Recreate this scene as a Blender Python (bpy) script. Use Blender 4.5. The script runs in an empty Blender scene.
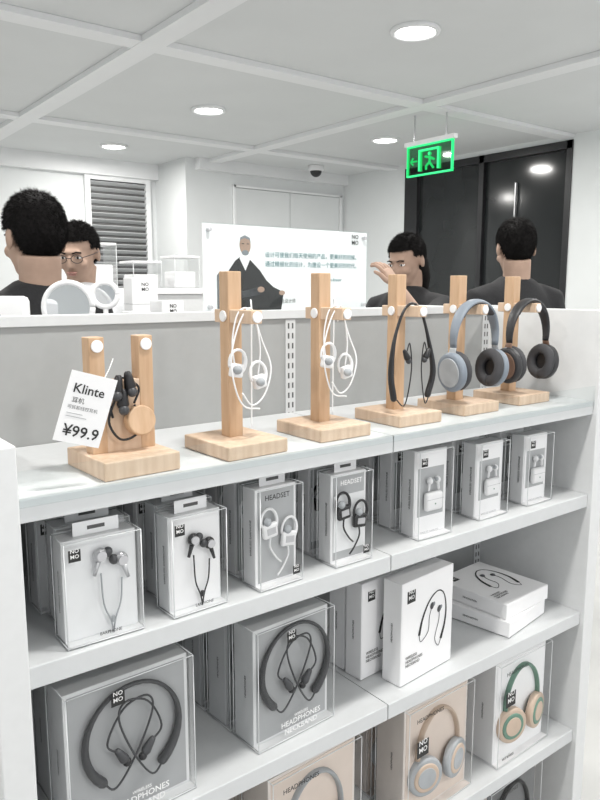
import bpy,bmesh,math,random
from mathutils import Matrix,Vector,noise
random.seed(7)
sc=bpy.context.scene
try: sc.view_settings.view_transform='Standard'
except Exception: pass
R=math.radians
def T(x,y,z): return Matrix.Translation((x,y,z))
def RX(a): return Matrix.Rotation(R(a),4,'X')
def RY(a): return Matrix.Rotation(R(a),4,'Y')
def RZ(a): return Matrix.Rotation(R(a),4,'Z')
def S(x,y,z): return Matrix.Diagonal((x,y,z,1))
# ---------------------------------------------------------------- materials
def mat(name,col,rough=.5,metal=0,var=.03,scale=30,bump=0,emis=None,estr=0,spec=None):
    m=bpy.data.materials.new(name); m.use_nodes=True
    n=m.node_tree.nodes; l=m.node_tree.links; p=n['Principled BSDF']
    p.inputs['Roughness'].default_value=rough; p.inputs['Metallic'].default_value=metal
    if spec is not None: p.inputs['Specular IOR Level'].default_value=spec
    tc=n.new('ShaderNodeTexCoord'); nz=n.new('ShaderNodeTexNoise'); nz.inputs['Scale'].default_value=scale
    l.new(tc.outputs['Object'],nz.inputs['Vector'])
    r=n.new('ShaderNodeValToRGB'); c=col
    r.color_ramp.elements[0].position=.3; r.color_ramp.elements[1].position=.7
    r.color_ramp.elements[0].color=(c[0]*(1-var),c[1]*(1-var),c[2]*(1-var),1)
    r.color_ramp.elements[1].color=(min(1,c[0]*(1+var)),min(1,c[1]*(1+var)),min(1,c[2]*(1+var)),1)
    l.new(nz.outputs['Fac'],r.inputs['Fac']); l.new(r.outputs['Color'],p.inputs['Base Color'])
    if bump:
        b=n.new('ShaderNodeBump'); b.inputs['Strength'].default_value=bump; b.inputs['Distance'].default_value=.002
        l.new(nz.outputs['Fac'],b.inputs['Height']); l.new(b.outputs['Normal'],p.inputs['Normal'])
    if emis:
        p.inputs['Emission Color'].default_value=(*emis,1); p.inputs['Emission Strength'].default_value=estr
    return m
def wood(name,c1,c2):
    m=bpy.data.materials.new(name); m.use_nodes=True
    n=m.node_tree.nodes; l=m.node_tree.links; p=n['Principled BSDF']; p.inputs['Roughness'].default_value=.55
    tc=n.new('ShaderNodeTexCoord'); mp=n.new('ShaderNodeMapping'); mp.inputs['Scale'].default_value=(90,90,9)
    nz=n.new('ShaderNodeTexNoise'); nz.inputs['Scale'].default_value=1.0; nz.inputs['Detail'].default_value=5
    l.new(tc.outputs['Object'],mp.inputs[0]); l.new(mp.outputs[0],nz.inputs['Vector'])
    r=n.new('ShaderNodeValToRGB'); r.color_ramp.elements[0].position=.32; r.color_ramp.elements[1].position=.7
    r.color_ramp.elements[0].color=(*c1,1); r.color_ramp.elements[1].color=(*c2,1)
    l.new(nz.outputs['Fac'],r.inputs['Fac']); l.new(r.outputs['Color'],p.inputs['Base Color'])
    return m
def clearmat(name,tint=(1,1,1),refl=.1):
    m=bpy.data.materials.new(name); m.use_nodes=True
    n=m.node_tree.nodes; l=m.node_tree.links; n.clear()
    o=n.new('ShaderNodeOutputMaterial'); t=n.new('ShaderNodeBsdfTransparent'); t.inputs[0].default_value=(*tint,1)
    g=n.new('ShaderNodeBsdfGlossy'); g.inputs['Roughness'].default_value=.05
    mx=n.new('ShaderNodeMixShader'); lw=n.new('ShaderNodeLayerWeight'); lw.inputs[0].default_value=.12
    mu=n.new('ShaderNodeMath'); mu.operation='MULTIPLY_ADD'; mu.inputs[1].default_value=.5; mu.inputs[2].default_value=refl*.2
    l.new(lw.outputs['Fresnel'],mu.inputs[0]); l.new(mu.outputs[0],mx.inputs[0])
    l.new(t.outputs[0],mx.inputs[1]); l.new(g.outputs[0],mx.inputs[2]); l.new(mx.outputs[0],o.inputs[0])
    return m
WALL=mat('wall_paint',(.73,.75,.755),.8,0,.015,4)
CEIL=mat('ceiling_paint',(.68,.695,.70),.85,0,.015,3)
TRIM=mat('trim_white',(.80,.81,.82),.6,0,.01,5)
FLOORM=mat('floor_tile',(.54,.54,.53),.35,0,.06,3)
METAL=mat('shelf_powdercoat',(.62,.635,.645),.5,0,.015,60)
PANEL=mat('panel_grey',(.36,.37,.37),.5,0,.015,60)
PANELW=mat('panel_white',(.72,.73,.735),.5,0,.015,60)
SLOT=mat('slot_dark',(.10,.10,.10),.7)
WOOD=wood('beech_wood',(.60,.43,.30),(.72,.555,.42))
WOODE=wood('beech_wood_warm',(.50,.32,.19),(.62,.43,.28))
WHT=mat('plastic_white',(.84,.84,.85),.35,0,.01)
BLK=mat('plastic_black',(.015,.015,.017),.35,0,.1)
DGR=mat('plastic_darkgrey',(.05,.052,.057),.4,0,.05)
MGR=mat('plastic_midgrey',(.22,.24,.26),.4,0,.05)
SIL=mat('metal_silver',(.6,.6,.62),.3,.8,.02)
CARD=mat('card_white',(.90,.90,.91),.55,0,.01)
CARDG=mat('card_lightgrey',(.84,.85,.86),.5,0,.02)
CARDM=mat('card_grey',(.44,.45,.46),.5,0,.02)
CARDS=mat('card_sidegrey',(.74,.75,.76),.5,0,.02)
CARDH=mat('card_midgrey',(.40,.41,.42),.5,0,.02)
CARDD=mat('card_darkgrey',(.17,.175,.18),.45,0,.03)
CARDB=mat('card_beige',(.72,.62,.55),.5,0,.02)
CARDT=mat('card_tan',(.78,.72,.68),.5,0,.02)
INK=mat('ink_black',(.02,.02,.02),.6,0,0)
INKW=mat('ink_white',(.90,.90,.90),.6,0,0)
TEAL=mat('ink_teal',(.02,.17,.19),.6,0,0)
EDGE=mat('pet_edge_highlight',(.82,.84,.85),.2,0,.02)  # pale colour stands in for the highlight along clear plastic edges
CLEAR=clearmat('clear_pet',(.99,.993,.993),.10)
ACR=clearmat('clear_acrylic',(.975,.99,.99),.08)
BLUEG=mat('headphone_bluegrey',(.22,.255,.30),.5,0,.03)
CUSH=mat('cushion_dark',(.05,.05,.055),.7,0,.1)
CUSHG=mat('cushion_grey',(.38,.40,.42),.7,0,.1)
CHAR=mat('headphone_charcoal',(.03,.03,.033),.45,0,.05)
GREEN=mat('headphone_green',(.13,.25,.19),.45,0,.05)
BEIGE=mat('headphone_beige',(.55,.43,.34),.45,0,.05)
BROWN=mat('leather_brown',(.16,.09,.06),.5,0,.1)
SKIN=mat('skin',(.42,.29,.225),.65,0,.08,20,.1,spec=.25)
HAIR=mat('hair_black',(.012,.011,.011),.75,0,.3,120,.3,spec=.12)
LIPS=mat('lips',(.36,.18,.15),.5)
SHB=mat('cloth_black',(.018,.018,.02),.85,0,.15,150,.4)
SHW=mat('cloth_white',(.68,.69,.71),.85,0,.05,150,.3)
JEAN=mat('cloth_navy',(.03,.04,.07),.85,0,.15,150,.3)
EXITG=mat('exit_green',(.01,.4,.12),.5,0,0,5,0,(.03,.9,.28),1.0)
LAMP=mat('lamp_emitter',(1,1,1),.5,0,0,5,0,(1,.985,.95),14)
GLASSD=mat('dark_glass',(.016,.018,.019),.12,0,.2,2)
MIRR=mat('mirror_glass',(.72,.74,.76),.06,1,.01)
# ---------------------------------------------------------------- mesh builder
_tc={}
def textmesh(body,size,align='CENTER'):
    k=(body,size,align)
    if k in _tc: return _tc[k]
    cu=bpy.data.curves.new('t','FONT'); cu.body=body; cu.size=size; cu.align_x=align; cu.align_y='CENTER'; cu.resolution_u=2
    if all(ord(c)<256 for c in body): cu.offset=size*.012
    ob=bpy.data.objects.new('t',cu); sc.collection.objects.link(ob)
    dg=bpy.context.evaluated_depsgraph_get(); dg.update()
    me=bpy.data.meshes.new_from_object(ob.evaluated_get(dg))
    bpy.data.objects.remove(ob); bpy.data.curves.remove(cu)
    _tc[k]=me; return me
def cr(pts,n=6):
    P=[Vector(p) for p in pts]; P=[P[0]*2-P[1]]+P+[P[-1]*2-P[-2]]; out=[]
    for i in range(1,len(P)-2):
        a,b,c,d=P[i-1:i+3]
        for k in range(n):
            t=k/n
            out.append(.5*((2*b)+(c-a)*t+(2*a-5*b+4*c-d)*t*t+(3*b-a-3*c+d)*t**3))
    out.append(P[-2]); return out
class MB:
    def __init__(s): s.bm=bmesh.new(); s.mats=[]; s.M=Matrix.Identity(4)
    def mi(s,m):
        if m not in s.mats: s.mats.append(m)
        return s.mats.index(m)
    def add(s,t,m,M=None,smooth=False,sharp=False):
        t.transform(s.M@(M or Matrix.Identity(4))); i=s.mi(m)
        for f in t.faces: f.material_index=i; f.smooth=smooth
        if sharp:
            for e in t.edges:
                if len(e.link_faces)==2 and e.calc_face_angle(0)>R(38): e.smooth=False
        me=bpy.data.meshes.new('x'); t.to_mesh(me); t.free(); s.bm.from_mesh(me); bpy.data.meshes.remove(me)
    def box(s,x0,x1,y0,y1,z0,z1,m,b=0,M=None,seg=2):
        t=bmesh.new(); bmesh.ops.create_cube(t,size=1)
        t.transform(T((x0+x1)/2,(y0+y1)/2,(z0+z1)/2)@S(abs(x1-x0),abs(y1-y0),abs(z1-z0)))
        if b: bmesh.ops.bevel(t,geom=t.edges[:],offset=b,segments=seg,affect='EDGES',profile=.5)
        s.add(t,m,M,seg>2)
    def cyl(s,r,h,m,M=None,seg=24,r2=None,b=0):
        t=bmesh.new(); bmesh.ops.create_cone(t,cap_ends=True,segments=seg,radius1=r,radius2=r if r2 is None else r2,depth=h)
        if b:
            e=[e for e in t.edges if all(abs(abs(v.co.z)-h/2)<1e-6 for v in e.verts) and abs(e.verts[0].co.z-e.verts[1].co.z)<1e-6]
            bmesh.ops.bevel(t,geom=e,offset=b,segments=3,affect='EDGES',profile=.5)
        t.normal_update()
        for f in t.faces: f.smooth=True
        s.add(t,m,M,True,True) if not b else s.addcap(t,m,M)
    def addcap(s,t,m,M):
        # bevelled cylinders: keep the flat caps flat
        for f in t.faces:
            if len(f.verts)>4:
                for e in f.edges: e.smooth=False
        s.add(t,m,M,True)
    def sph(s,c,r,m,M=None,u=20,v=14):
        t=bmesh.new(); bmesh.ops.create_uvsphere(t,u_segments=u,v_segments=v,radius=1)
        rr=r if isinstance(r,(tuple,list)) else (r,r,r)
        t.transform(T(*c)@S(*rr)); s.add(t,m,M,True)
    def tube(s,pts,rad,m,seg=8,lat=None,M=None,rnd=False):
        P=[Vector(p) for p in pts]; n=len(P)
        if not isinstance(rad,(list,)): rad=[rad]*n
        if len(rad)!=n:
            rr=[]
            for i in range(n):
                f=i/(n-1)*(len(rad)-1); k=min(int(f),len(rad)-2); q=f-k
                a,b=rad[k],rad[k+1]
                if isinstance(a,tuple): rr.append((a[0]*(1-q)+b[0]*q,a[1]*(1-q)+b[1]*q))
                else: rr.append(a*(1-q)+b*q)
            rad=rr
        rad=[r if isinstance(r,tuple) else (r,r) for r in rad]
        if rnd:
            t0=(P[0]-P[1]).normalized(); t1=(P[-1]-P[-2]).normalized()
            r0=rad[0]; r1=rad[-1]; k0=min(r0); k1=min(r1)
            P=[P[0]+t0*k0*.9,P[0]+t0*k0*.6]+P+[P[-1]+t1*k1*.6,P[-1]+t1*k1*.9]
            sc2=lambda r,f:(r[0]*f,r[1]*f)
            rad=[sc2(r0,.4),sc2(r0,.78)]+rad+[sc2(r1,.78),sc2(r1,.4)]; n=len(P)
        t=bmesh.new(); rings=[]; prev=None
        for i in range(n):
            tg=(P[min(i+1,n-1)]-P[max(i-1,0)])
            if tg.length<1e-9: tg=Vector((0,0,1))
            tg.normalize()
            if lat is not None: a=Vector(lat)
            elif prev is None: a=Vector((0,1,0)) if abs(tg.y)<.9 else Vector((1,0,0))
            else: a=prev
            a=a-tg*a.dot(tg)
            if a.length<1e-6: a=tg.orthogonal()
            a.normalize(); prev=a; b=tg.cross(a)
            rings.append([t.verts.new(P[i]+a*math.cos(2*math.pi*k/seg)*rad[i][0]+b*math.sin(2*math.pi*k/seg)*rad[i][1]) for k in range(seg)])
        for i in range(n-1):
            for k in range(seg):
                t.faces.new((rings[i][k],rings[i][(k+1)%seg],rings[i+1][(k+1)%seg],rings[i+1][k]))
        t.faces.new(rings[0][::-1]); t.faces.new(rings[-1])
        s.add(t,m,M,True)
    def text(s,body,size,m,M,align='CENTER'):
        t=bmesh.new(); t.from_mesh(textmesh(body,size,align)); s.add(t,m,M)
    def poly(s,pts,m,M=None):
        t=bmesh.new(); t.faces.new([t.verts.new(p) for p in pts]); s.add(t,m,M)
    def obj(s,name,parent=None,M=None,recalc=True):
        if recalc: bmesh.ops.recalc_face_normals(s.bm,faces=s.bm.faces[:])
        me=bpy.data.meshes.new(name); s.bm.to_mesh(me); s.bm.free()
        for m in s.mats: me.materials.append(m)
        o=bpy.data.objects.new(name,me); sc.collection.objects.link(o)
        if M is not None: o.matrix_world=M
        if parent is not None: o.parent=parent
        return o
def empty(name,M=None):
    o=bpy.data.objects.new(name,None); sc.collection.objects.link(o)
    if M is not None: o.matrix_world=M
    return o
def simple(name,*a,**k):
    mb=MB(); mb.box(*a,**k); return mb.obj(name)
# ---------------------------------------------------------------- room
H=2.6
simple('floor',-2.5,6.5,-3,7,-.1,0,FLOORM)
simple('ceiling',-2.5,6.5,-3,7,H,H+.1,CEIL)
simple('wall_left',-2.6,-2.5,-3,6.6,0,H,WALL)
simple('wall_back',-2.5,3.24,6.5,6.6,0,H,WALL)
simple('wall_nook',3.24,3.34,5.9,6.6,0,H,WALL)
simple('wall_middle',3.34,5.2,5.9,6.0,0,H,WALL)
mb=MB()
mb.box(5.1,5.2,-3,3.25,0,H,WALL); mb.box(5.1,5.2,5.0,5.9,0,H,WALL); mb.box(5.1,5.2,3.25,5.0,2.56,H,WALL)
mb.obj('wall_right')
mb=MB()
mb.box(5.13,5.15,3.25,5.0,0,2.56,GLASSD)
for y in (3.27,4.1,4.86): mb.box(5.09,5.17,y-.025 if y<4.8 else y-.02,y+.025 if y<4.8 else y+.14,0,2.56,BLK)
mb.box(5.09,5.17,3.25,5.0,2.5,2.56,BLK); mb.box(5.085,5.12,3.3,4.85,1.0,1.04,SIL)
mb.box(5.1,5.12,3.75,3.76,1.1,2.3,SIL)
mb.obj('window_1')
mb=MB()
for x in (-.24,1.63,3.5): mb.box(x-.06,x+.06,-3,6.5 if x<3.2 else 5.9,H-.03,H-.001,TRIM)
for y in (-.42,1.44,3.3,5.16): mb.box(-2.5,5.1,y-.06,y+.06,H-.028,H-.001,TRIM)
mb.obj('trim_1')
mb=MB(); mb.box(-2.5,3.24,6.42,6.5,H-.14,H,TRIM); mb.box(3.34,5.1,5.82,5.9,H-.1,H,TRIM); mb.obj('trim_2')
mb=MB(); mb.box(-2.5,3.24,6.48,6.5,0,.1,TRIM); mb.obj('baseboard_back')
mb=MB()
y1=5.896
mb.box(3.73,3.75,y1-.03,y1,0.001,2.4,CARDG); mb.box(5.03,5.05,y1-.03,y1,0.001,2.4,CARDG); mb.box(3.73,5.05,y1-.03,y1,2.38,2.4,CARDG)
mb.box(3.756,4.387,y1-.015,y1,.01,2.375,WALL,.003); mb.box(4.393,5.024,y1-.015,y1,.01,2.375,WALL,.003)
mb.box(3.75,5.03,y1-.004,y1,.001,2.38,CARDM)
mb.cyl(.012,.12,SIL,T(4.33,y1-.03,1.05),12); mb.cyl(.012,.12,SIL,T(4.45,y1-.03,1.05),12)
mb.obj('door_1')
mb=MB()
lx0,lx1,lz0,lz1=2.58,3.12,1.2,2.42
mb.box(lx0-.05,lx1+.05,6.46,6.498,lz1,lz1+.06,TRIM); mb.box(lx0-.05,lx1+.05,6.46,6.498,lz0-.06,lz0,TRIM)
mb.box(lx0-.05,lx0,6.46,6.498,lz0,lz1,TRIM); mb.box(lx1,lx1+.05,6.46,6.498,lz0,lz1,TRIM)
mb.box(lx0,lx1,6.49,6.498,lz0,lz1,SLOT)
n=22
for i in range(n):
    z=lz0+(i+.5)*(lz1-lz0)/n
    mb.box(lx0,lx1,-.022,.022,-.003,.003,CARDM,0,T(0,6.47,z)@RX(-38))
mb.obj('window_2')
def light(name,kind,loc,energy,size=.2,col=(1,.98,.94),rot=(0,0,0)):
    d=bpy.data.lights.new(name,kind); d.energy=energy; d.color=col
    if kind=='AREA': d.shape='DISK'; d.size=size
    o=bpy.data.objects.new(name,d); o.location=loc; o.rotation_euler=rot; sc.collection.objects.link(o); return o
for (x,y) in [(2.52,2.43),(2.52,4.26),(2.52,5.78),(4.1,4.25),(.7,2.43),(.7,4.26),(4.25,2.1),(2.52,.55),(.7,.55),(.7,-1.2),(2.52,-1.2),(-1.2,.55),(-1.2,2.43),(-1.2,4.26),(4.1,.55)]:
    e=empty('ceiling_downlight',T(x,y,H))
    mb=MB(); t=[]
    for k in range(33):
        a=2*math.pi*k/32; t.append((math.cos(a)*.1,math.sin(a)*.1,-.006))
    mb.tube(t,.014,TRIM,8); mb.cyl(.088,.006,LAMP,T(0,0,-.006),32)
    o=mb.obj('lamp_body'); o.parent=e
    L=light('lamp_light','AREA',(0,0,-.03),17,.17); L.parent=e
# exit sign
e=empty('exit_sign',T(3.72,3.43,2.3))
mb=MB(); mb.box(-.008,.008,-.2,.2,-.1,.1,clearmat('sign_acrylic',(.35,.62,.45),.15))
for (y0,y1,z0,z1) in [(-.2,.2,.09,.1),(-.2,.2,-.1,-.09),(-.2,-.194,-.1,.1),(.194,.2,-.1,.1)]: mb.box(-.011,.011,y0,y1,z0,z1,EXITG)
for (y0,y1,z0,z1) in [(-.09,.09,.055,.068),(-.09,-.077,-.07,.06),(.077,.09,-.07,.06)]: mb.box(-.014,.014,y0,y1,z0,z1,EXITG)
mb.M=RZ(90)
mb.sph((.0,0,.035),(.013,.013,.013),EXITG)
for a,b in [((0,0,.02),(0,0,-.02)),((0,0,.012),(-.04,0,-.005)),((0,0,.012),(.04,0,.02)),((0,0,-.02),(-.035,0,-.06)),((0,0,-.02),(.03,0,-.04)),((.03,0,-.04),(.03,0,-.065))]:
    mb.tube([a,b],.008,EXITG,8)
mb.tube([(.115,0,0),(.17,0,0)],.006,EXITG,6); mb.tube([(.15,0,.022),(.172,0,0),(.15,0,-.022)],.006,EXITG,6)
mb.M=Matrix.Identity(4)
mb.box(-.02,.02,-.22,.22,.1,.13,WHT,.004)
mb.cyl(.006,.168,SIL,T(0,-.14,.214),10); mb.cyl(.006,.168,SIL,T(0,.14,.214),10)
o=mb.obj('sign_body'); o.parent=e
mb=MB(); mb.cyl(.075,.05,WHT,T(0,0,-.025),28,b=.01); mb.sph((0,0,-.05),(.055,.055,.055),BLK); mb.obj('security_camera',M=T(4.45,5.55,H))
# ---------------------------------------------------------------- gondola
XL,XM,XR=.237,.864,1.49; YF,YB=.862,1.16
SH=[1.2,.985,.70,.40,.12]
g=empty('display_shelf_unit')
def part(mb,n): o=mb.obj(n); o.parent=g; return o
for i,z in enumerate(SH):
    mb=MB()
    for (a,b) in ((XL+.001,XM-.001),(XM+.001,XR-.001)):
        mb.box(a,b,YF+.0015,YB-.001,z-.012,z,METAL)
        mb.box(a,b,YF,YF+.012,z-.030,z-.0002,METAL,.0015)
        for bx in (a+.004,b-.007):
            mb.poly([(bx,YF+.02,z-.012),(bx,YB-.002,z-.012),(bx,YB-.002,z-.06)],METAL)
            mb.poly([(bx+.003,YF+.02,z-.012),(bx+.003,YB-.002,z-.012),(bx+.003,YB-.002,z-.06)],METAL)
    part(mb,'shelf_%d'%(i+1))
    mb=MB()
    mb.box(XL,XR,YB+.03,YB+.30,z-.03,z,METAL,.001); part(mb,'rear_shelf_%d'%(i+1))
mb=MB(); mb.box(XL-.3,XR,YB,YB+.028,0,1.39,PANEL); mb.box(XL-.3,XR+.04,YB-.006,YB+.03,1.39,1.407,METAL,.001); part(mb,'back_panel')
mb=MB()
for x in (XL+.012,XM,XR-.012):
    mb.box(x-.012,x+.012,YB-.003,YB-.0005,.1,1.388,METAL)
    z=.15
    while z<1.38:
        for dx in (-.005,.005): mb.box(x+dx-.0017,x+dx+.0017,YB-.0036,YB-.003,z,z+.011,SLOT)
        z+=.02
part(mb,'slotted_standard')
mb=MB(); mb.box(XL-.04,XL,YF-.01,YB,0,1.268,PANELW,.002); mb.box(XL-.04,XL,YB+.03,YB+.31,0,1.268,PANELW,.002); part(mb,'end_panel_1')
mb=MB(); mb.box(XR,XR+.04,YF-.01,YB+.31,0,1.402,PANELW,.002); part(mb,'end_panel_2')
mb=MB(); mb.box(XL,XR,YF+.03,YB+.28,0,.088,PANELW); part(mb,'plinth')
mb=MB(); mb.box(XL+.002,XR-.002,YF-.003,YF-.0005,1.19,1.235,ACR); part(mb,'acrylic_lip')
# ---------------------------------------------------------------- products
F=RX(90)
def buds(mb,y,m,cab,s=1):
    for sx,dz in ((-1,.01),(1,.0)):
        M=T(sx*.014*s,y,.012*s+dz*s)@RY(sx*-18)@S(s,s,s)
        mb.sph((0,0,.006),(.0078,.006,.0085),m,M,14,10)
        mb.cyl(.0055,.006,SIL,M@T(0,-.004,.006)@RX(90),16)
        mb.sph((-sx*.008,0,.010),(.0055,.005,.006),DGR if m!=WHT else CUSHG,M,12,8)
        mb.tube([(0,0,0),(0,0,-.018)],[.0032,.002],m,8,M=M)
        mb.tube(cr([(sx*.012*s,y,-.004*s+dz*s),(sx*.010*s,y,-.03*s),(sx*.003*s,y,-.05*s),(0,y,-.066*s)],5),.0011,cab,6)
    mb.cyl(.0025,.008,cab,T(0,y,-.05*s),8)
def hooks(mb,y,m,s=1):
    for sx,dz in ((-1,.012),(1,-.006)):
        M=T(sx*.016*s,y,dz*s)@RY(sx*6)@S(s,s,s)
        mb.box(-.012,.012,-.004,.004,-.012,.009,m,.0035,M,3)
        mb.box(-.007,.007,-.0048,-.004,-.006,.003,SIL,0,M)
        mb.sph((-.004,-.002,.012),(.006,.005,.006),CUSHG,M,12,8)
        a=[(math.cos(R(q))*.013,0,.012+math.sin(R(q))*.017) for q in range(-70,215,15)]
        mb.tube(a,[.0028,.002,.0016],m,8,M=M)
        mb.tube(cr([(0,0,-.010),(.002*sx,0,-.025),(-sx*.006,0,-.042),(-sx*.014,0,-.052)],5),.0013,m,6,M=M)
def pods(mb,y,m,s=1,two=True):
    mb.box(-.022*s,.022*s,y-.006,y+.006,-.034*s,.002*s,m,.0058,None,4)
    mb.box(-.0222*s,.0222*s,y-.0062,y-.0058,-.0115*s,-.0108*s,CARDM); mb.cyl(.0015,.001,GREEN,T(0,y-.0062,-.02*s)@RX(90),8)
    if two:
        for sx in (-1,1):
            mb.sph((sx*.010*s,y,.024*s),(.0062*s,.006,.007*s),m); mb.tube([(sx*.011*s,y,.022*s),(sx*.013*s,y,.007*s)],.0026*s,m,8,rnd=True); mb.sph((sx*.0055*s,y-.002,.026*s),(.0035*s,.004,.004*s),CUSHG)
def neckband(mb,y,m,m2,s=1,thick=1):
    pts=[(math.sin(R(a))*.072*s,y,math.cos(R(a))*.075*s) for a in range(-140,141,10)]
    mb.tube(pts,[(.008*thick,.0075*thick),(.006*thick,.005*thick),(.004,.003),(.004,.003),(.004,.003),(.006*thick,.005*thick),(.008*thick,.0075*thick)],m,10,lat=(0,1,0),rnd=True)
    for sx in (-1,1):
        ex,ez=math.sin(R(140))*.072*s*sx,math.cos(R(140))*.075*s
        mb.tube(cr([(ex*1.0,y-.003,ez),(ex*.6,y-.005,ez-.012*s),(-sx*.002*s,y-.006,ez+.03*s),(-ex*.55,y-.006,.03*s),(-ex*.35,y-.006,.055*s),(ex*.4,y-.005,.045*s),(ex*.9,y-.004,.0),(ex*.5,y-.005,-.02*s)],6),.0016*thick,m,6)
        M=T(ex*.42,y-.005,-.026*s)@RY(sx*35)
        mb.tube([(0,0,.012*s),(0,0,-.004*s)],[.005*s,.0075*s],m,10,M=M,rnd=True); mb.sph((0,0,-.013*s),(.0065*s,.006*s,.006*s),m2,M,12,8)
def neckprint(mb,y):
    # printed open neckband with trailing earbuds, seen in three-quarter view
    mb.tube(cr([(-.040,y,-.030),(-.036,y,.0),(-.022,y,.030),(.0,y,.046),(.020,y,.040),(.033,y,.015),(.036,y,-.015),(.030,y,-.045)],6),[(.0004,.0034),(.0004,.0022),(.0004,.0012),(.0004,.0012),(.0004,.0022),(.0004,.0036)],INK,8,lat=(0,1,0))
    for (p,q) in (((-.040,y,-.030),(-.012,y,.020)),((.030,y,-.045),(.012,y,.012))):
        mb.tube(cr([p,(p[0]*.8,y,p[2]-.012),(p[0]*.35,y,p[2]+.004),(q[0]*1.3,y,q[2]-.02),q],6),(.0004,.0008),DGR,6,lat=(0,1,0))
        mb.sph(q,(.0055,.0008,.0065),DGR); mb.sph((q[0]+.005,y,q[2]+.003),(.0035,.0008,.004),MGR)
def cups(mb,y,m,m2,s=1):
    pts=[(math.sin(R(a))*.062*s,y+.006,.005*s+math.cos(R(a))*.085*s) for a in range(-100,101,10)]
    mb.tube(pts,(.009,.004),m,10,lat=(0,1,0),rnd=True)
    for sx in (-1,1):
        M=T(sx*.047*s,y-.002,-.035*s)@RZ(sx*12)@RX(90)
        mb.cyl(.041*s,.016,m2,M,32,b=.004); mb.cyl(.031*s,.02,m,M,32,b=.003); mb.cyl(.022*s,.022,m2,M,28,b=.001)
        mb.tube([(sx*.062*s,y+.004,-.005*s),(sx*.058*s,y,-.015*s)],.005,SIL,8)
def tag(mb,x,z,s,y=-.0006):
    mb.box(x-s/2,x+s/2,y-.0003,y,z-s/2,z+s/2,INK)
    mb.text('NO\nMO',s*.46,INKW,T(x,y-.0006,z+.02*s)@F@T(0,.14*s,0))
def pkg(name,w,h,d,x,y,z,rot,bg,side,prod,tagp=None,words=(),shell=True,hang=False,inset=.003):
    mb=MB(); q=.0015
    if shell:
        fr=.016
        mb.box(-w/2+q,w/2-q,fr,d-q,q,h-q,side,.001)
        mb.box(-w/2+q+inset,w/2-q-inset,fr-.001,fr,q+inset,h-q-inset,bg)
        mb.box(-w/2+q,w/2-q,.001,fr,q,q+.001,side)
        mb.box(-w/2,w/2,0,d,0,h,CLEAR)
        e=.0008  # thin pale tubes imitate bright glints on the clear box edges
        for sx in (-1,1):
            for yy in (0,d): mb.tube([(sx*w/2,yy,0),(sx*w/2,yy,h)],e,EDGE,6)
            for zz in (0.001,h): mb.tube([(sx*w/2,0,zz),(sx*w/2,d,zz)],e,EDGE,6)
        for zz in (0.001,h):
            for yy in (0,d): mb.tube([(-w/2,yy,zz),(w/2,yy,zz)],e,EDGE,6)
        py=.0075
    else:
        mb.box(-w/2,w/2,0,d,0,h,side,.0012); mb.box(-w/2+.002,w/2-.002,-.0006,0,.002,h-.002,bg); py=-.0012
    sv=mb.M.copy(); mb.M=sv@T(0,0,h*.5); prod(mb,py); mb.M=sv
    ty=-.0002 if shell else -.0008
    if tagp: tag(mb,tagp[0]*w,tagp[1]*h,tagp[2],ty)
    for (tx,tz,sz,st,mm,al) in words: mb.text(st,sz,mm,T(tx*w,ty-.0005,tz*h)@F,al)
    if hang:
        hw=w*.3
        mb.box(-hw,hw,d*.5,d*.5+.0008,h-.001,h+.018,side)
        mb.box(-.012,.012,d*.5-.0003,d*.5+.0011,h+.006,h+.011,SLOT)
    mb.text('WIRELESS EARPHONE' if h<.17 else 'HEADPHONES',.006,INK if side not in (CARDD,) else INKW,T(-w/2-.0008,d*.5,h*.5)@RZ(-90)@RX(90)@RZ(90))
    return mb.obj(name,M=T(x,y,z)@RZ(rot))
Wd=lambda *a:a
def pA(mb,y): mb.M=mb.M@T(.012,0,.012); buds(mb,y,SIL,CUSHG,1.2)
def pB(mb,y): mb.M=mb.M@T(.006,0,.004); buds(mb,y,BLK,BLK,1.1)
def pC(mb,y): hooks(mb,y,WHT,1.15)
def pD(mb,y): mb.box(-.034,.034,y+.0072,y+.0076,-.058,.04,CARDG); hooks(mb,y,BLK,1.15)
def pE(mb,y): mb.box(-.034,.034,y+.0072,y+.0076,-.045,.048,CARDM); pods(mb,y,WHT,1)
def pF(mb,y): mb.box(-.032,.032,y+.0072,y+.0076,-.042,.04,CARDM); pods(mb,y,WHT,.95)
def pH(mb,y): mb.M=mb.M@T(.002,0,.018)@RY(3); neckband(mb,y,DGR,BLK,1.0,1)
def pJ(mb,y): mb.M=mb.M@T(.020,0,.010)@RY(10)@S(1.05,1,1.1); neckprint(mb,y)
def pL(m,m2): return lambda mb,y: (cups(mb,y,m,m2,1.0))
z2=SH[1]+.0015
rows=[(.345,.872,.105,.142,-1),(.489,.872,.090,.145,2),(.634,.872,.084,.160,2),(.787,.874,.082,.157,0),(.997,.880,.088,.167,-2),(1.182,.888,.09,.155,0),(1.34,.888,.085,.152,-1)]
for i,(x,y,w,h,rt) in enumerate(rows):
    bg,sd,pr=[(CARDG,CARDG,pA),(CARD,CARDG,pB),(CARDM,CARD,pC),(CARDM,CARD,pD),(CARD,CARD,pE),(CARD,CARD,pF),(CARD,CARD,pF)][i]
    wd=[Wd(.05,.07,.006,'EARPHONE',INK,'CENTER')] if i<2 else ([Wd(-.40,.92,.0115,'HEADSET',INK if i==2 else INKW,'LEFT')] if i<4 else [Wd(-.2,.08,.0055,'WIRELESS EARBUDS',CARDM,'CENTER')])
    tg=(-.37,.88,.016) if i<2 or i>3 else (.34,.12,.014)
    for k in range(3):
        pkg('earphone_box',w,h,.05,x+(.012 if k==1 and i in (0,1) else .003*k),y+k*.064,z2,rt+k*random.uniform(-1.5,1.5),bg,sd,pr,tg,wd,True,i<4,.005 if i in (2,3) else .003)
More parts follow.
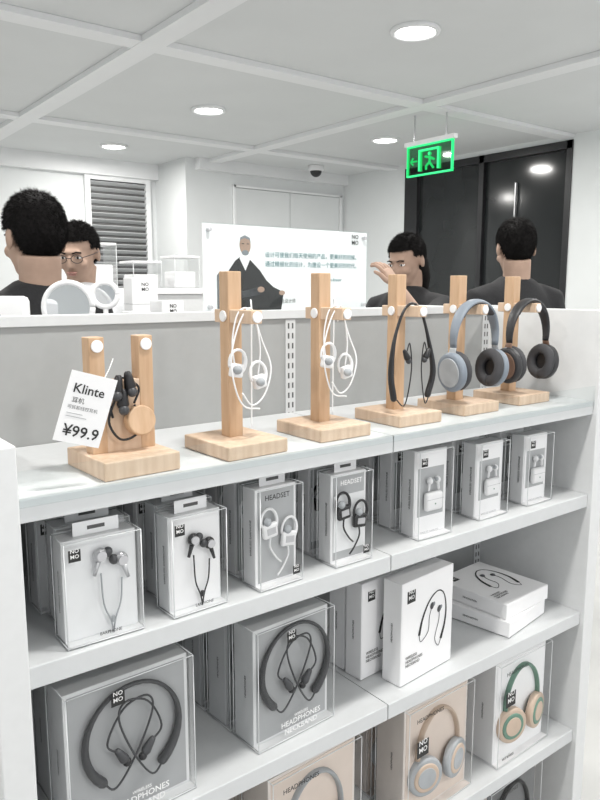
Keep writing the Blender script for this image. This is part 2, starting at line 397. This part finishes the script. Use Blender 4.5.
z3=SH[2]+.0015
hw=[Wd(.04,.105,.0135,'HEADPHONES\nNECKBAND',INKW,'CENTER'),Wd(.04,.185,.007,'WIRELESS',INKW,'CENTER')]
for k in range(3): pkg('headphone_box',.192,.215,.075,.381+.004*k,.878+k*.085,z3,1.5 if k==0 else 0,CARDH,CARDS,pH,(-.12,.89,.02),hw,True,False,.006)
for k in range(3): pkg('headphone_box',.166,.206,.07,.680-.004*k,.892+k*.08,z3,3,CARDH,CARDS,pH,(-.08,.88,.019),hw,True,False,.006)
jw=[Wd(-.42,.22,.008,'WIRELESS\nHEADPHONES\nNECKBAND',INK,'LEFT')]
pkg('neckband_box',.16,.205,.045,1.0,.895,z3,5,CARD,CARD,pJ,(-.33,.85,.024),jw,False)
for k in range(2): pkg('neckband_box',.155,.195,.042,.955,.957+k*.05,z3,4,CARD,CARD,pJ,(-.33,.85,.02),jw,False)
for k in range(2):
    o=pkg('neckband_box',.17,.19,.034,0,0,0,0,CARD,CARD,pJ,(-.33,.85,.02),jw,False)
    o.matrix_world=T(1.33+.004*k,.895+.004*k,z3+.035+.0355*k)@RZ(9-5*k)@RX(-90)
z4=SH[3]+.0015
lw=[Wd(-.40,.90,.0125,'HEADPHONES',INK,'LEFT'),Wd(-.42,.07,.013,'wireless',INK,'LEFT')]
for j,(x,w,m,m2,bg) in enumerate([(.40,.2,BEIGE,CUSHG,CARDB),(.72,.205,CUSHG,BEIGE,CARDB),(1.04,.2,BEIGE,CUSHG,CARDB),(1.32,.195,GREEN,BEIGE,CARD)]):
    for k in range(2): pkg('headphone_box',w,.24,.09,x,.882+k*.105,z4,3-j*.5,bg,CARDT if j<3 else CARD,pL(m,m2),(-.30,.64,.034),lw,True,False,.006)
z5=SH[4]+.0015
for j,x in enumerate((.40,.72,1.03,1.31)):
    for k in range(2): pkg('headphone_box',.2,.22,.09,x,.885+k*.105,z5,j-1,CARDD if j%2 else CARDB,CARDT,pL(BLK if j%2 else BEIGE,CUSHG),(-.36,.62,.03),lw)
# ---------------------------------------------------------------- stands
AZ=.208
def stand(x,y,rot=0):
    e=empty('wooden_headphone_stand',T(x,y,SH[0])@RZ(rot))
    mb=MB(); mb.box(-.055,.055,-.065,.06,.0005,.022,WOOD,.002); o=mb.obj('base'); o.parent=e
    mb=MB(); mb.box(-.0125,.0125,-.006,.018,.0215,.275,WOODE,.0015); o=mb.obj('post'); o.parent=e
    mb=MB(); mb.box(-.010,.010,-.062,.036,AZ-.010,AZ+.010,WOOD,.0015)
    mb.cyl(.0085,.003,WHT,T(0,-.0635,AZ)@RX(90),20,b=.0008)
    mb.cyl(.0085,.003,WHT,T(-.014,.006,AZ)@RY(90),20,b=.0008); o=mb.obj('arm'); o.parent=e
    return e
ST=[(.590,.937),(.780,.953),(.974,.965),(1.157,.973),(1.352,.985)]
es=[stand(x,y,r) for (x,y),r in zip(ST,(2,0,-1,1,0))]
def overear(e,m,m2,mc,y=-.040,sp=1):
    mb=MB(); zt=AZ+.0155
    pts=[(math.sin(R(a))*.072*sp,y,zt-.076+math.cos(R(a))*.076) for a in range(-100,101,8)]
    mb.tube(pts,[(.008,.003),(.013,.0045),(.014,.0055),(.013,.0045),(.008,.003)],m,12,lat=(0,1,0))
    pts=[(math.sin(R(a))*.068*sp,y,zt-.076+math.cos(R(a))*.0735) for a in range(-50,51,8)]
    mb.tube(pts,(.012,.004),mc,10,lat=(0,1,0),rnd=True)
    c=zt-.136
    for sx in (-1,1):
        q=sx*sp
        mb.tube(cr([(q*.0715,y,c+.047),(q*.077,y,c+.027),(q*.079,y,c+.004)],4),[(.008,.0025),(.012,.003)],m2,10,lat=(0,1,0))
        M=T(q*.066,y,c)@RY(90+sx*6)@S(1.12,.95,1)
        mb.cyl(.035,.018,m,M@T(0,0,sx*.006),36,b=.006); mb.cyl(.026,.004,m2,M@T(0,0,sx*.0155),32,b=.0015)
        t=[(math.cos(R(a))*.025,math.sin(R(a))*.025,-sx*.010) for a in range(0,361,15)]
        mb.tube(t,.0105,mc,10,M=M); mb.cyl(.022,.004,BLK,M@T(0,0,-sx*.004),24)
    o=mb.obj('over_ear_headphones'); o.matrix_world=e.matrix_world.copy(); return o
overear(es[3],BLUEG,CUSHG,CUSH,sp=.92); overear(es[4],CHAR,BROWN,CUSH,sp=.92)
def hangband(e,m,m2,w=.052,zb=.05,y=-.035):
    mb=MB(); zt=AZ+.0125
    p=[(-w*.9,y-.004,zb),(-w*1.05,y-.004,zb+.045),(-w*.85,y,zb+.105),(-w*.45,y,zt-.014),(0,y,zt+.0015),(w*.45,y,zt-.014),(w*.85,y,zb+.105),(w*1.05,y-.004,zb+.045),(w*.8,y-.004,zb)]
    mb.tube(cr(p,6),[(.0065,.006),(.006,.005),(.003,.003),(.0025,.0025),(.0025,.0025),(.003,.003),(.006,.005),(.0065,.006)],m,10,rnd=True)
    for sx in (-1,1):
        mb.tube(cr([(sx*w*.85,y-.006,zb),(sx*w*.5,y-.012,zb-.012),(sx*w*.25,y-.014,zb+.05),(sx*w*.35,y-.014,zb+.10),(sx*w*.5,y-.014,zb+.085)],6),.0012,m,6)
        M=T(sx*w*.5,y-.014,zb+.078)@RY(sx*30); mb.tube([(0,0,.01),(0,0,-.004)],[.004,.0065],m,10,M=M,rnd=True); mb.sph((0,0,-.011),.0055,m2,M,12,8)
    o=mb.obj('neckband_earphones'); o.matrix_world=e.matrix_world.copy(); return o
hangband(es[2],BLK,DGR)
def whiteear(e,flip=1):
    mb=MB(); y=-.03; zt=AZ+.0115
    mb.tube(cr([(-.018,y,.135),(-.022,y,.17),(-.014,y,zt-.012),(0,y,zt+.001),(.016,y,zt-.008),(.033,y,.17),(.042,y-.01,.13),(.03,y-.01,.09),(.005,y-.012,.075),(-.012,y-.01,.095)],6),.0013,WHT,8)
    mb.tube(cr([(.022,y-.004,.12),(.026,y-.004,.16),(.016,y-.005,zt-.012),(0,y-.012,zt+.001),(-.018,y-.012,zt-.022),(-.032,y-.012,.15),(-.028,y-.015,.105),(-.01,y-.012,.075),(.02,y-.01,.068)],6),.0013,WHT,8)
    for (x,z,a) in ((-.018,.130,10),(.024,.110,-12)):
        M=T(x,y-.004,z)@RY(a)@S(1.15,1.3,1.15)
        mb.box(-.009,.009,-.005,.005,-.010,.008,WHT,.003,M,3); mb.sph((-.003,-.006,.0),(.006,.006,.006),CUSHG,M,12,8)
        mb.tube([(math.cos(R(q))*.013,0,.010+math.sin(R(q))*.016) for q in range(-60,215,15)],[.0026,.002,.0015],WHT,8,M=M)
    o=mb.obj('sport_earphones'); o.matrix_world=e.matrix_world.copy(); return o
whiteear(es[0]); whiteear(es[1])
for (x,y,zt) in ((.684,1.03,1.43),(.876,1.04,1.43)):
    mb=MB(); mb.cyl(.010,.004,WHT,T(x,y,1.2025),20)
    mb.tube(cr([(x,y,1.204),(x+.001,y,1.3),(x,y-.003,zt-.02),(x-.006,y-.01,zt),(x-.018,y-.03,zt-.01),(x-.022,y-.04,zt-.04)],6),.0013,WHT,6)
    mb.obj('security_tether')
# double post stand
e=empty('wooden_earphone_stand',T(.405,.940,SH[0])@RZ(2))
mb=MB(); mb.box(-.056,.056,-.065,.06,.0005,.026,WOOD,.002); o=mb.obj('base'); o.parent=e
mb=MB(); mb.box(-.045,.045,-.01,.012,.0255,.125,WOOD,.0015)
for sx in (-1,1):
    mb.box(sx*.036-.011,sx*.036+.011,-.011,.013,.0255,.185,WOODE,.0015); mb.cyl(.0085,.003,WHT,T(sx*.036,-.0125,.173)@RX(90),20,b=.0008)
o=mb.obj('posts'); o.parent=e
mb=MB(); mb.cyl(.021,.016,WOODE,T(.018,-.022,.068)@RX(80),32,b=.002); mb.cyl(.004,.014,SIL,T(.018,-.012,.068)@RX(90),12)
o=mb.obj('cable_winder'); o.parent=e
mb=MB(); y=-.018
mb.tube(cr([(-.020,y,.075),(-.026,y,.105),(-.016,y,.125),(0,0,.128),(.014,y,.120),(.020,y,.11),(.012,y,.092)],6),.0018,BLK,6)
for (x,z,a) in ((-.014,.118,12),(.004,.122,-10),(-.006,.098,4)):
    M=T(x,y-.004,z)@RY(a)@S(1.25,1.25,1.25); mb.tube([(0,0,.009),(0,0,-.004)],[.0045,.007],BLK,10,M=M,rnd=True); mb.sph((0,-.003,-.010),.006,DGR,M,12,8)
mb.tube(cr([(.012,y,.09),(.022,y-.006,.075),(.012,y-.006,.05),(-.012,y-.004,.045),(-.026,y,.07),(-.016,y,.10)],6),.0018,BLK,6)
o=mb.obj('earbuds'); o.parent=e
mb=MB(); mb.box(-.029,.029,-.0006,.0006,-.045,.045,CARD)
mb.text('Klinte',.0165,INK,T(-.002,-.0012,.024)@F); mb.text('耳机',.008,INK,T(-.012,-.0012,.009)@F)
mb.text('可拆卸线控耳机',.0055,CARDD,T(-.004,-.0012,.0)@F)
mb.text('¥99.9',.020,INK,T(.002,-.0012,-.03)@F)
for i in range(2): mb.box(-.022,-.002+.006*i,-.001,-.0007,-.008-.004*i,-.0072-.004*i,CARDM)
mb.tube(cr([(.012,0,.043),(.018,.012,.055),(.03,.05,.066)],5),.0006,INKW,6)
mb.obj('price_tag',M=T(.327,.866,1.300)@RZ(-8)@RY(17)@RX(4))
# ---------------------------------------------------------------- acrylic poster sign
e=empty('acrylic_poster_sign',T(.94,1.255,1.40))
mb=MB(); W2=.217
mb.box(-W2,W2,0,.003,.0,.175,CARD); mb.box(-W2-.002,W2+.002,-.006,-.003,-.002,.177,ACR)
for sx in (-1,1):
    for z in (.012,.163): mb.cyl(.004,.014,SIL,T(sx*(W2-.012),-.004,z)@RX(90),16,b=.001)
Y=-.0005
K=lambda p,m,dy=0: mb.poly([(x,Y-dy,z) for x,z in p],m)
K([(-.186,.004),(-.186,.075),(-.178,.084),(-.168,.078),(-.168,.004)],CARDD,-.0001)
K([(-.178,.004),(-.172,.05),(-.158,.085),(-.142,.105),(-.130,.113),(-.112,.112),(-.098,.100),(-.082,.086),(-.066,.066),(-.048,.052),(-.030,.045),(-.022,.036),(-.028,.004)],INK)
K([(-.132,.109),(-.128,.119),(-.110,.119),(-.107,.107),(-.118,.085)],INKW,.0003)
mb.sph((-.118,Y,.136),(.0135,.0004,.019),SKIN)
K([(-.1315,.140),(-.130,.151),(-.119,.156),(-.107,.151),(-.1045,.140),(-.108,.147),(-.119,.150),(-.129,.147)],MGR,.0006)
mb.sph((-.118,Y-.0003,.121),(.0085,.0003,.0055),MGR)
for sx in (-1,1): mb.box(-.118+sx*.006-.003,-.118+sx*.006+.003,Y-.0012,Y-.0008,.138,.1395,INK)
mb.tube([(-.165,Y,.052),(-.125,Y,.036),(-.085,Y,.044)],(.0003,.008),DGR,8,lat=(0,1,0))
mb.sph((-.080,Y-.0004,.047),(.009,.0004,.006),SKIN); mb.sph((-.026,Y-.0004,.040),(.008,.0004,.005),SKIN)
for i,tx in enumerate(['设计可使我们每天使用的产品，更美好的问候。','通过精细化的设计，为建设一个更美好的时代。']):
    mb.text(tx,.0125,TEAL,T(-.070,Y-.0012,.118-i*.019)@F,'LEFT')
mb.text('众木总设计师',.010,INK,T(-.050,Y-.0012,.022)@F,'LEFT'); mb.text('Art director',.008,TEAL,T(.10,Y-.0012,.068)@F,'LEFT')
mb.text('NO\nMO',.013,INK,T(.180,Y-.0012,.158)@F)
o=mb.obj('board'); o.parent=e
mb=MB()
for sx in (-1,1): mb.box(sx*.15-.02,sx*.15+.02,-.02,.03,-.001,.004,ACR,.001)
mb.box(-.25,.25,-.06,.07,-.012,-.002,PANELW,.001); mb.box(-.24,-.2,-.03,.05,-.199,-.012,PANELW); mb.box(.2,.24,-.03,.05,-.199,-.012,PANELW)
o=mb.obj('sign_base'); o.parent=e
def mirror(x,y,z,r,rot,tilt):
    mb=MB(); t=[(math.cos(R(a))*r,0,math.sin(R(a))*r) for a in range(0,361,10)]
    Q=T(0,0,z-1.2)@RX(tilt)
    mb.tube(t,.0055,WHT,8,M=Q); mb.cyl(r*.98,.003,MIRR,Q@RX(90),36); mb.cyl(r*.98,.003,WHT,Q@T(0,.003,0)@RX(90),36)
    mb.cyl(.005,z-1.2-r,WHT,T(0,0,(z-1.2-r)/2),12); mb.cyl(.042,.012,WHT,T(0,0,.0065),32,b=.003)
    mb.obj('vanity_mirror',M=T(x,y,1.2)@RZ(rot))
mirror(.475,1.32,1.415,.045,-38,-3); mirror(.572,1.38,1.437,.024,-32,-3)
mb=MB(); mb.box(-.06,.06,-.03,.03,0,.235,CARD,.01); mb.sph((0,-.03,.19),(.02,.006,.02),CUSHG)
mb.obj('humidifier_box',M=T(.345,1.33,1.201)@RZ(-20))
for (x,y,w,d,h,rt) in ((.655,1.395,.055,.05,.27,-4),(.665,1.30,.05,.045,.225,6),(.60,1.45-.15,.04,.04,.205,3)):
    mb=MB(); mb.box(-w/2,w/2,-d/2,d/2,0,h,CARD,.0015); mb.box(-w/2,w/2,-d/2-.0004,d/2+.0004,h*.80,h*.805,CARDM)
    mb.text('NO\nMO',.010,INK,T(0,-d/2-.0008,h*.93)@F); mb.obj('product_carton',M=T(x,y,1.201)@RZ(rt))
mb=MB()
mb.box(1.25,1.95,3.25,3.6,0,1.42,PANELW,.004); mb.box(1.23,1.97,3.23,3.62,1.42,1.45,CARD,.003)
mb.box(1.597,1.603,3.245,3.25,.1,1.4,SLOT)
mb.cyl(.008,.1,SIL,T(1.56,3.235,1.1),10); mb.cyl(.008,.1,SIL,T(1.64,3.235,1.1),10)
mb.obj('storage_cabinet')
for i,(x,w,h) in enumerate(((1.36,.16,.20),(1.60,.15,.12),(1.82,.14,.15))):
    mb=MB(); mb.box(-w/2,w/2,-.08,.08,0,h,CLEAR); mb.box(-w/2-.002,w/2+.002,-.082,.082,h,h+.012,WHT,.003)
    mb.box(-w/2+.01,w/2-.01,-.06,.06,.001,h*.55,CARD,.006)
    for sx in (-1,1): mb.tube([(sx*w/2,-.08,0),(sx*w/2,-.08,h)],.002,EDGE,6)  # painted edge highlight, as on the clear boxes
    mb.obj('clear_storage_bin',M=T(x,3.40,1.451))
# ---------------------------------------------------------------- people
def hairok(p):
    x,y,z=p
    if z>.075: return True
    if y<-.035: return z>.058
    if y<.0: return z>.02
    if y<.03: return z>.012 or (abs(x)<.05)
    return z>-.082
def person(name,loc,rot,h=1.72,lean=0,hy=0,hp=0,shirt=None,trs=None,arms=None,glasses=False,long=False,logo=False):
    k=h/1.72; e=empty(name,T(*loc)@RZ(rot)@S(k,k,k))
    la=R(lean); piv=Vector((0,0,.93))
    def U(x,y,z):
        v=Vector((x,y,z))-piv
        return piv+Vector((v.x,v.y*math.cos(la)-v.z*math.sin(la),v.y*math.sin(la)+v.z*math.cos(la)))
    def fin(mb,n,vox=None,sm=True):
        o=mb.obj(n)
        if vox:
            md=o.modifiers.new('r','REMESH'); md.mode='VOXEL'; md.voxel_size=vox; md.use_smooth_shade=True
            ms=o.modifiers.new('s','SMOOTH'); ms.iterations=4; ms.factor=.5
        o.parent=e; return o
    if arms is None: arms=[((.235,.03,1.13),(.24,-.05,.90)),((-.235,.03,1.13),(-.24,-.05,.90))]
    mb=MB()
    prof=[(.92,.165,.115,0),(.99,.158,.11,0),(1.08,.152,.108,0),(1.18,.162,.112,0),(1.28,.178,.118,.0),(1.36,.186,.112,.005),(1.41,.165,.095,.01),(1.455,.115,.075,.015),(1.485,.066,.060,.02)]
    mb.tube([U(0,y,z) for z,a,b,y in prof],[(a,b) for z,a,b,y in prof],shirt,28,lat=(1,0,0))
    sh=[]
    for (el,wr) in arms:
        sx=1 if el[0]>0 else -1
        s0=U(sx*.10,.01,1.415); s1=U(sx*.178,.012,1.385); el=U(*el) if lean==0 else Vector(el); wr=Vector(wr)
        sh.append((s1,el,wr)); mid=s1.lerp(el,.62)
        mb.tube([s0,s1,s1.lerp(el,.3),mid],[.05,.066,.062,.064],shirt,16,rnd=False)
    fin(mb,'shirt',.011)
    mb=MB(); hd=[]
    for (s1,el,wr) in sh:
        mb.tube([s1.lerp(el,.3),s1.lerp(el,.7),el,el.lerp(wr,.3),el.lerp(wr,.8),wr],[.044,.042,.038,.038,.029,.025],SKIN,16,rnd=True)
        hd.append((el,wr))
    nb=U(0,.018,1.40); hc=U(0,-.0,1.605)
    HM=Matrix.Translation(hc)@Matrix.Rotation(la*.6,4,'X')@RZ(hy)@RX(hp)
    mb.tube([nb,U(0,.02,1.47),HM@Vector((0,.025,-.05))],[.07,.057,.058],SKIN,18)
    for c,r in [((0,.012,.03),(.074,.094,.084)),((0,-.02,-.02),(.062,.073,.088)),((0,-.036,-.075),(.044,.045,.038)),((0,-.094,-.018),(.011,.016,.024)),((0,-.1,-.03),(.016,.011,.01)),
                ((.077,.014,-.008),(.008,.018,.031)),((-.077,.014,-.008),(.008,.018,.031)),((0,-.08,.022),(.045,.016,.010)),((.038,-.066,-.03),(.022,.02,.02)),((-.038,-.066,-.03),(.022,.02,.02))]:
        mb.sph(c,r,SKIN,HM,24,18)
    fin(mb,'head_and_arms',.0062)
    mb=MB()
    for sx in (-1,1):
        mb.sph((sx*.03,-.079,.0),(.013,.010,.0065),INKW,HM); mb.sph((sx*.03,-.0865,.0),(.0055,.003,.0055),INK,HM)
        mb.tube([(sx*.016,-.086,.007),(sx*.03,-.090,.009),(sx*.044,-.082,.005)],.003,SKIN,6,M=HM)
        mb.tube([(sx*.014,-.097,.018),(sx*.03,-.096,.023),(sx*.046,-.084,.018)],.003,HAIR,6,M=HM)
        if glasses:
            t=[(sx*.032+math.cos(R(a))*.023,-.103,-.002+math.sin(R(a))*.016) for a in range(0,361,20)]
            mb.tube(t,.0014,BLK,6,M=HM); mb.tube([(sx*.055,-.103,.004),(sx*.079,-.05,.006),(sx*.082,.02,.006)],.0015,BLK,6,M=HM)
    if glasses: mb.tube([(-.009,-.104,.002),(.009,-.104,.002)],.0016,BLK,6,M=HM)
    mb.sph((0,-.093,-.058),(.022,.008,.0045),LIPS,HM); mb.sph((0,-.091,-.066),(.018,.008,.005),LIPS,HM)
    fin(mb,'face_details')
    t=bmesh.new(); bmesh.ops.create_icosphere(t,subdivisions=5,radius=1)
    C=Vector((0,.014,.026)); A=(.0785,.098,.093)
    for v in t.verts:
        nn=noise.noise(v.co*6)*.04+noise.noise(v.co*17)*.02
        top=max(0,v.co.z)*.05
        v.co=C+Vector((v.co.x*A[0],v.co.y*A[1],v.co.z*A[2]))*(1+nn*.6+top)
    bmesh.ops.delete(t,geom=[v for v in t.verts if not hairok(v.co)],context='VERTS')
    mb=MB(); mb.add(t,HAIR,HM,True)
    t=bmesh.new(); cnt=0
    while cnt<7000:
        d=Vector((random.gauss(0,1),random.gauss(0,1),random.gauss(0,1))).normalized()
        tp=max(0,d.z)*.05
        p=C+Vector((d.x*A[0],d.y*A[1],d.z*A[2]))*(1.0+tp)
        if not hairok(p+Vector((0,0,-.004))): continue
        cnt+=1
        ln=.008+.010*max(0,d.z)+.004*random.random()
        dr=(d*.42+Vector((random.uniform(-.3,.3),random.uniform(-.3,.3)-.35*max(0,d.z),-.6+.35*d.z))).normalized()
        o1=dr.orthogonal().normalized()*.0012; o2=dr.cross(o1)
        q=p-d*.003
        a=[t.verts.new(q+o1),t.verts.new(q-o1*.5+o2*.9),t.verts.new(q-o1*.5-o2*.9)]; b=t.verts.new(p+dr*ln)
        for i in range(3): t.faces.new((a[i],a[(i+1)%3],b))
    mb.add(t,HAIR,HM,True)
    o=mb.obj('hair',recalc=False); o.parent=e
    if long:
        mb=MB(); mb.tube([HM@Vector((0,.03,.06)),HM@Vector((0,.055,-.02)),HM@Vector((0,.065,-.10)),HM@Vector((0,.07,-.17))],[(.06,.05),(.080,.05),(.075,.04),(.05,.02)],HAIR,20,lat=(1,0,0),rnd=True); fin(mb,'long_hair',.008)
    mb=MB()
    for (el,wr) in hd:
        d=(wr-el).normalized(); side=1 if wr.x>0 else -1
        lat=Vector((0,-1,0)); lat=(lat-d*lat.dot(d)); lat=lat.normalized() if lat.length>.1 else Vector((1,0,0))
        nrm=d.cross(lat).normalized()*(-side)
        if nrm.x*side>0: nrm=-nrm
        mb.tube([wr-d*.01,wr+d*.02,wr+d*.055,wr+d*.085],[(.024,.018),(.032,.015),(.040,.015),(.038,.012)],SKIN,14,lat=lat,rnd=True)
        for i,(o_,L_) in enumerate(((.030,.068),(.010,.078),(-.011,.072),(-.030,.056))):
            b=wr+d*.08+lat*o_
            p=[b,b+d*L_*.42+nrm*.004,b+(d*.72+nrm*.22)*L_*1.0,b+(d*.85+nrm*.48)*L_]
            mb.tube(p,[.0092,.0088,.008,.0065],SKIN,10,rnd=True)
        b=wr+d*.03+lat*.028
        mb.tube([b,b+(d*.5+lat*.7)*.035,b+(d*.95+lat*.75)*.05,b+(d*1.1+lat*.62+nrm*.2)*.062],[.013,.011,.0095,.0075],SKIN,10,rnd=True)
    fin(mb,'hands')
    mb=MB()
    mb.tube([(0,0,1.0),(0,.0,.95),(0,.005,.88),(0,.005,.82)],[(.15,.105),(.165,.115),(.175,.12),(.15,.1)],trs,24,lat=(1,0,0))
    for sx in (-1,1):
        mb.tube([(sx*.085,.0,.88),(sx*.09,-.005,.72),(sx*.1,-.012,.5),(sx*.1,.01,.3),(sx*.1,.025,.08)],[(.088,.1),(.085,.09),(.066,.068),(.062,.064),(.056,.058)],trs,18,lat=(1,0,0))
    fin(mb,'trousers',.012)
    mb=MB()
    for sx in (-1,1): mb.tube([(sx*.1,.07,.045),(sx*.1,.02,.052),(sx*.105,-.07,.042),(sx*.108,-.14,.033)],[(.035,.038),(.04,.05),(.045,.04),(.036,.028)],DGR,16,lat=(1,0,0),rnd=True)
    fin(mb,'shoes',.008)
    if logo:
        mb=MB(); mb.text('sport',.05,INKW,T(0,.126,1.31)@RZ(180)@RX(90)); fin(mb,'logo')
    return e
person('man_in_black_shirt',(.655,2.06,0),195,1.70,0,-8,5,SHB,JEAN)
person('man_with_glasses',(1.08,2.86,0),-32,1.70,0,-10,14,SHW,JEAN,glasses=True)
person('man_in_black_shirt',(2.68,1.96,0),160,1.735,0,-15,8,SHB,JEAN,logo=True)
person('shopper_leaning',(2.50,2.38,0),-80,1.69,6,0,12,SHB,JEAN,long=True,
   arms=[((.26,-.30,1.30),(.14,-.34,1.48)),((-.27,-.16,1.12),(-.2,-.36,1.08))])
# ---------------------------------------------------------------- world, camera
w=bpy.data.worlds.new('world'); sc.world=w; w.use_nodes=True
w.node_tree.nodes['Background'].inputs[0].default_value=(.98,.985,1,1); w.node_tree.nodes['Background'].inputs[1].default_value=1.2
cd=bpy.data.cameras.new('camera'); cam=bpy.data.objects.new('camera',cd); sc.collection.objects.link(cam)
cam.location=(0,0,1.45); cam.rotation_euler=(R(90-8.84),0,R(-37.5)); cd.sensor_width=36; cd.lens=32.4; cd.clip_start=.02
sc.camera=cam
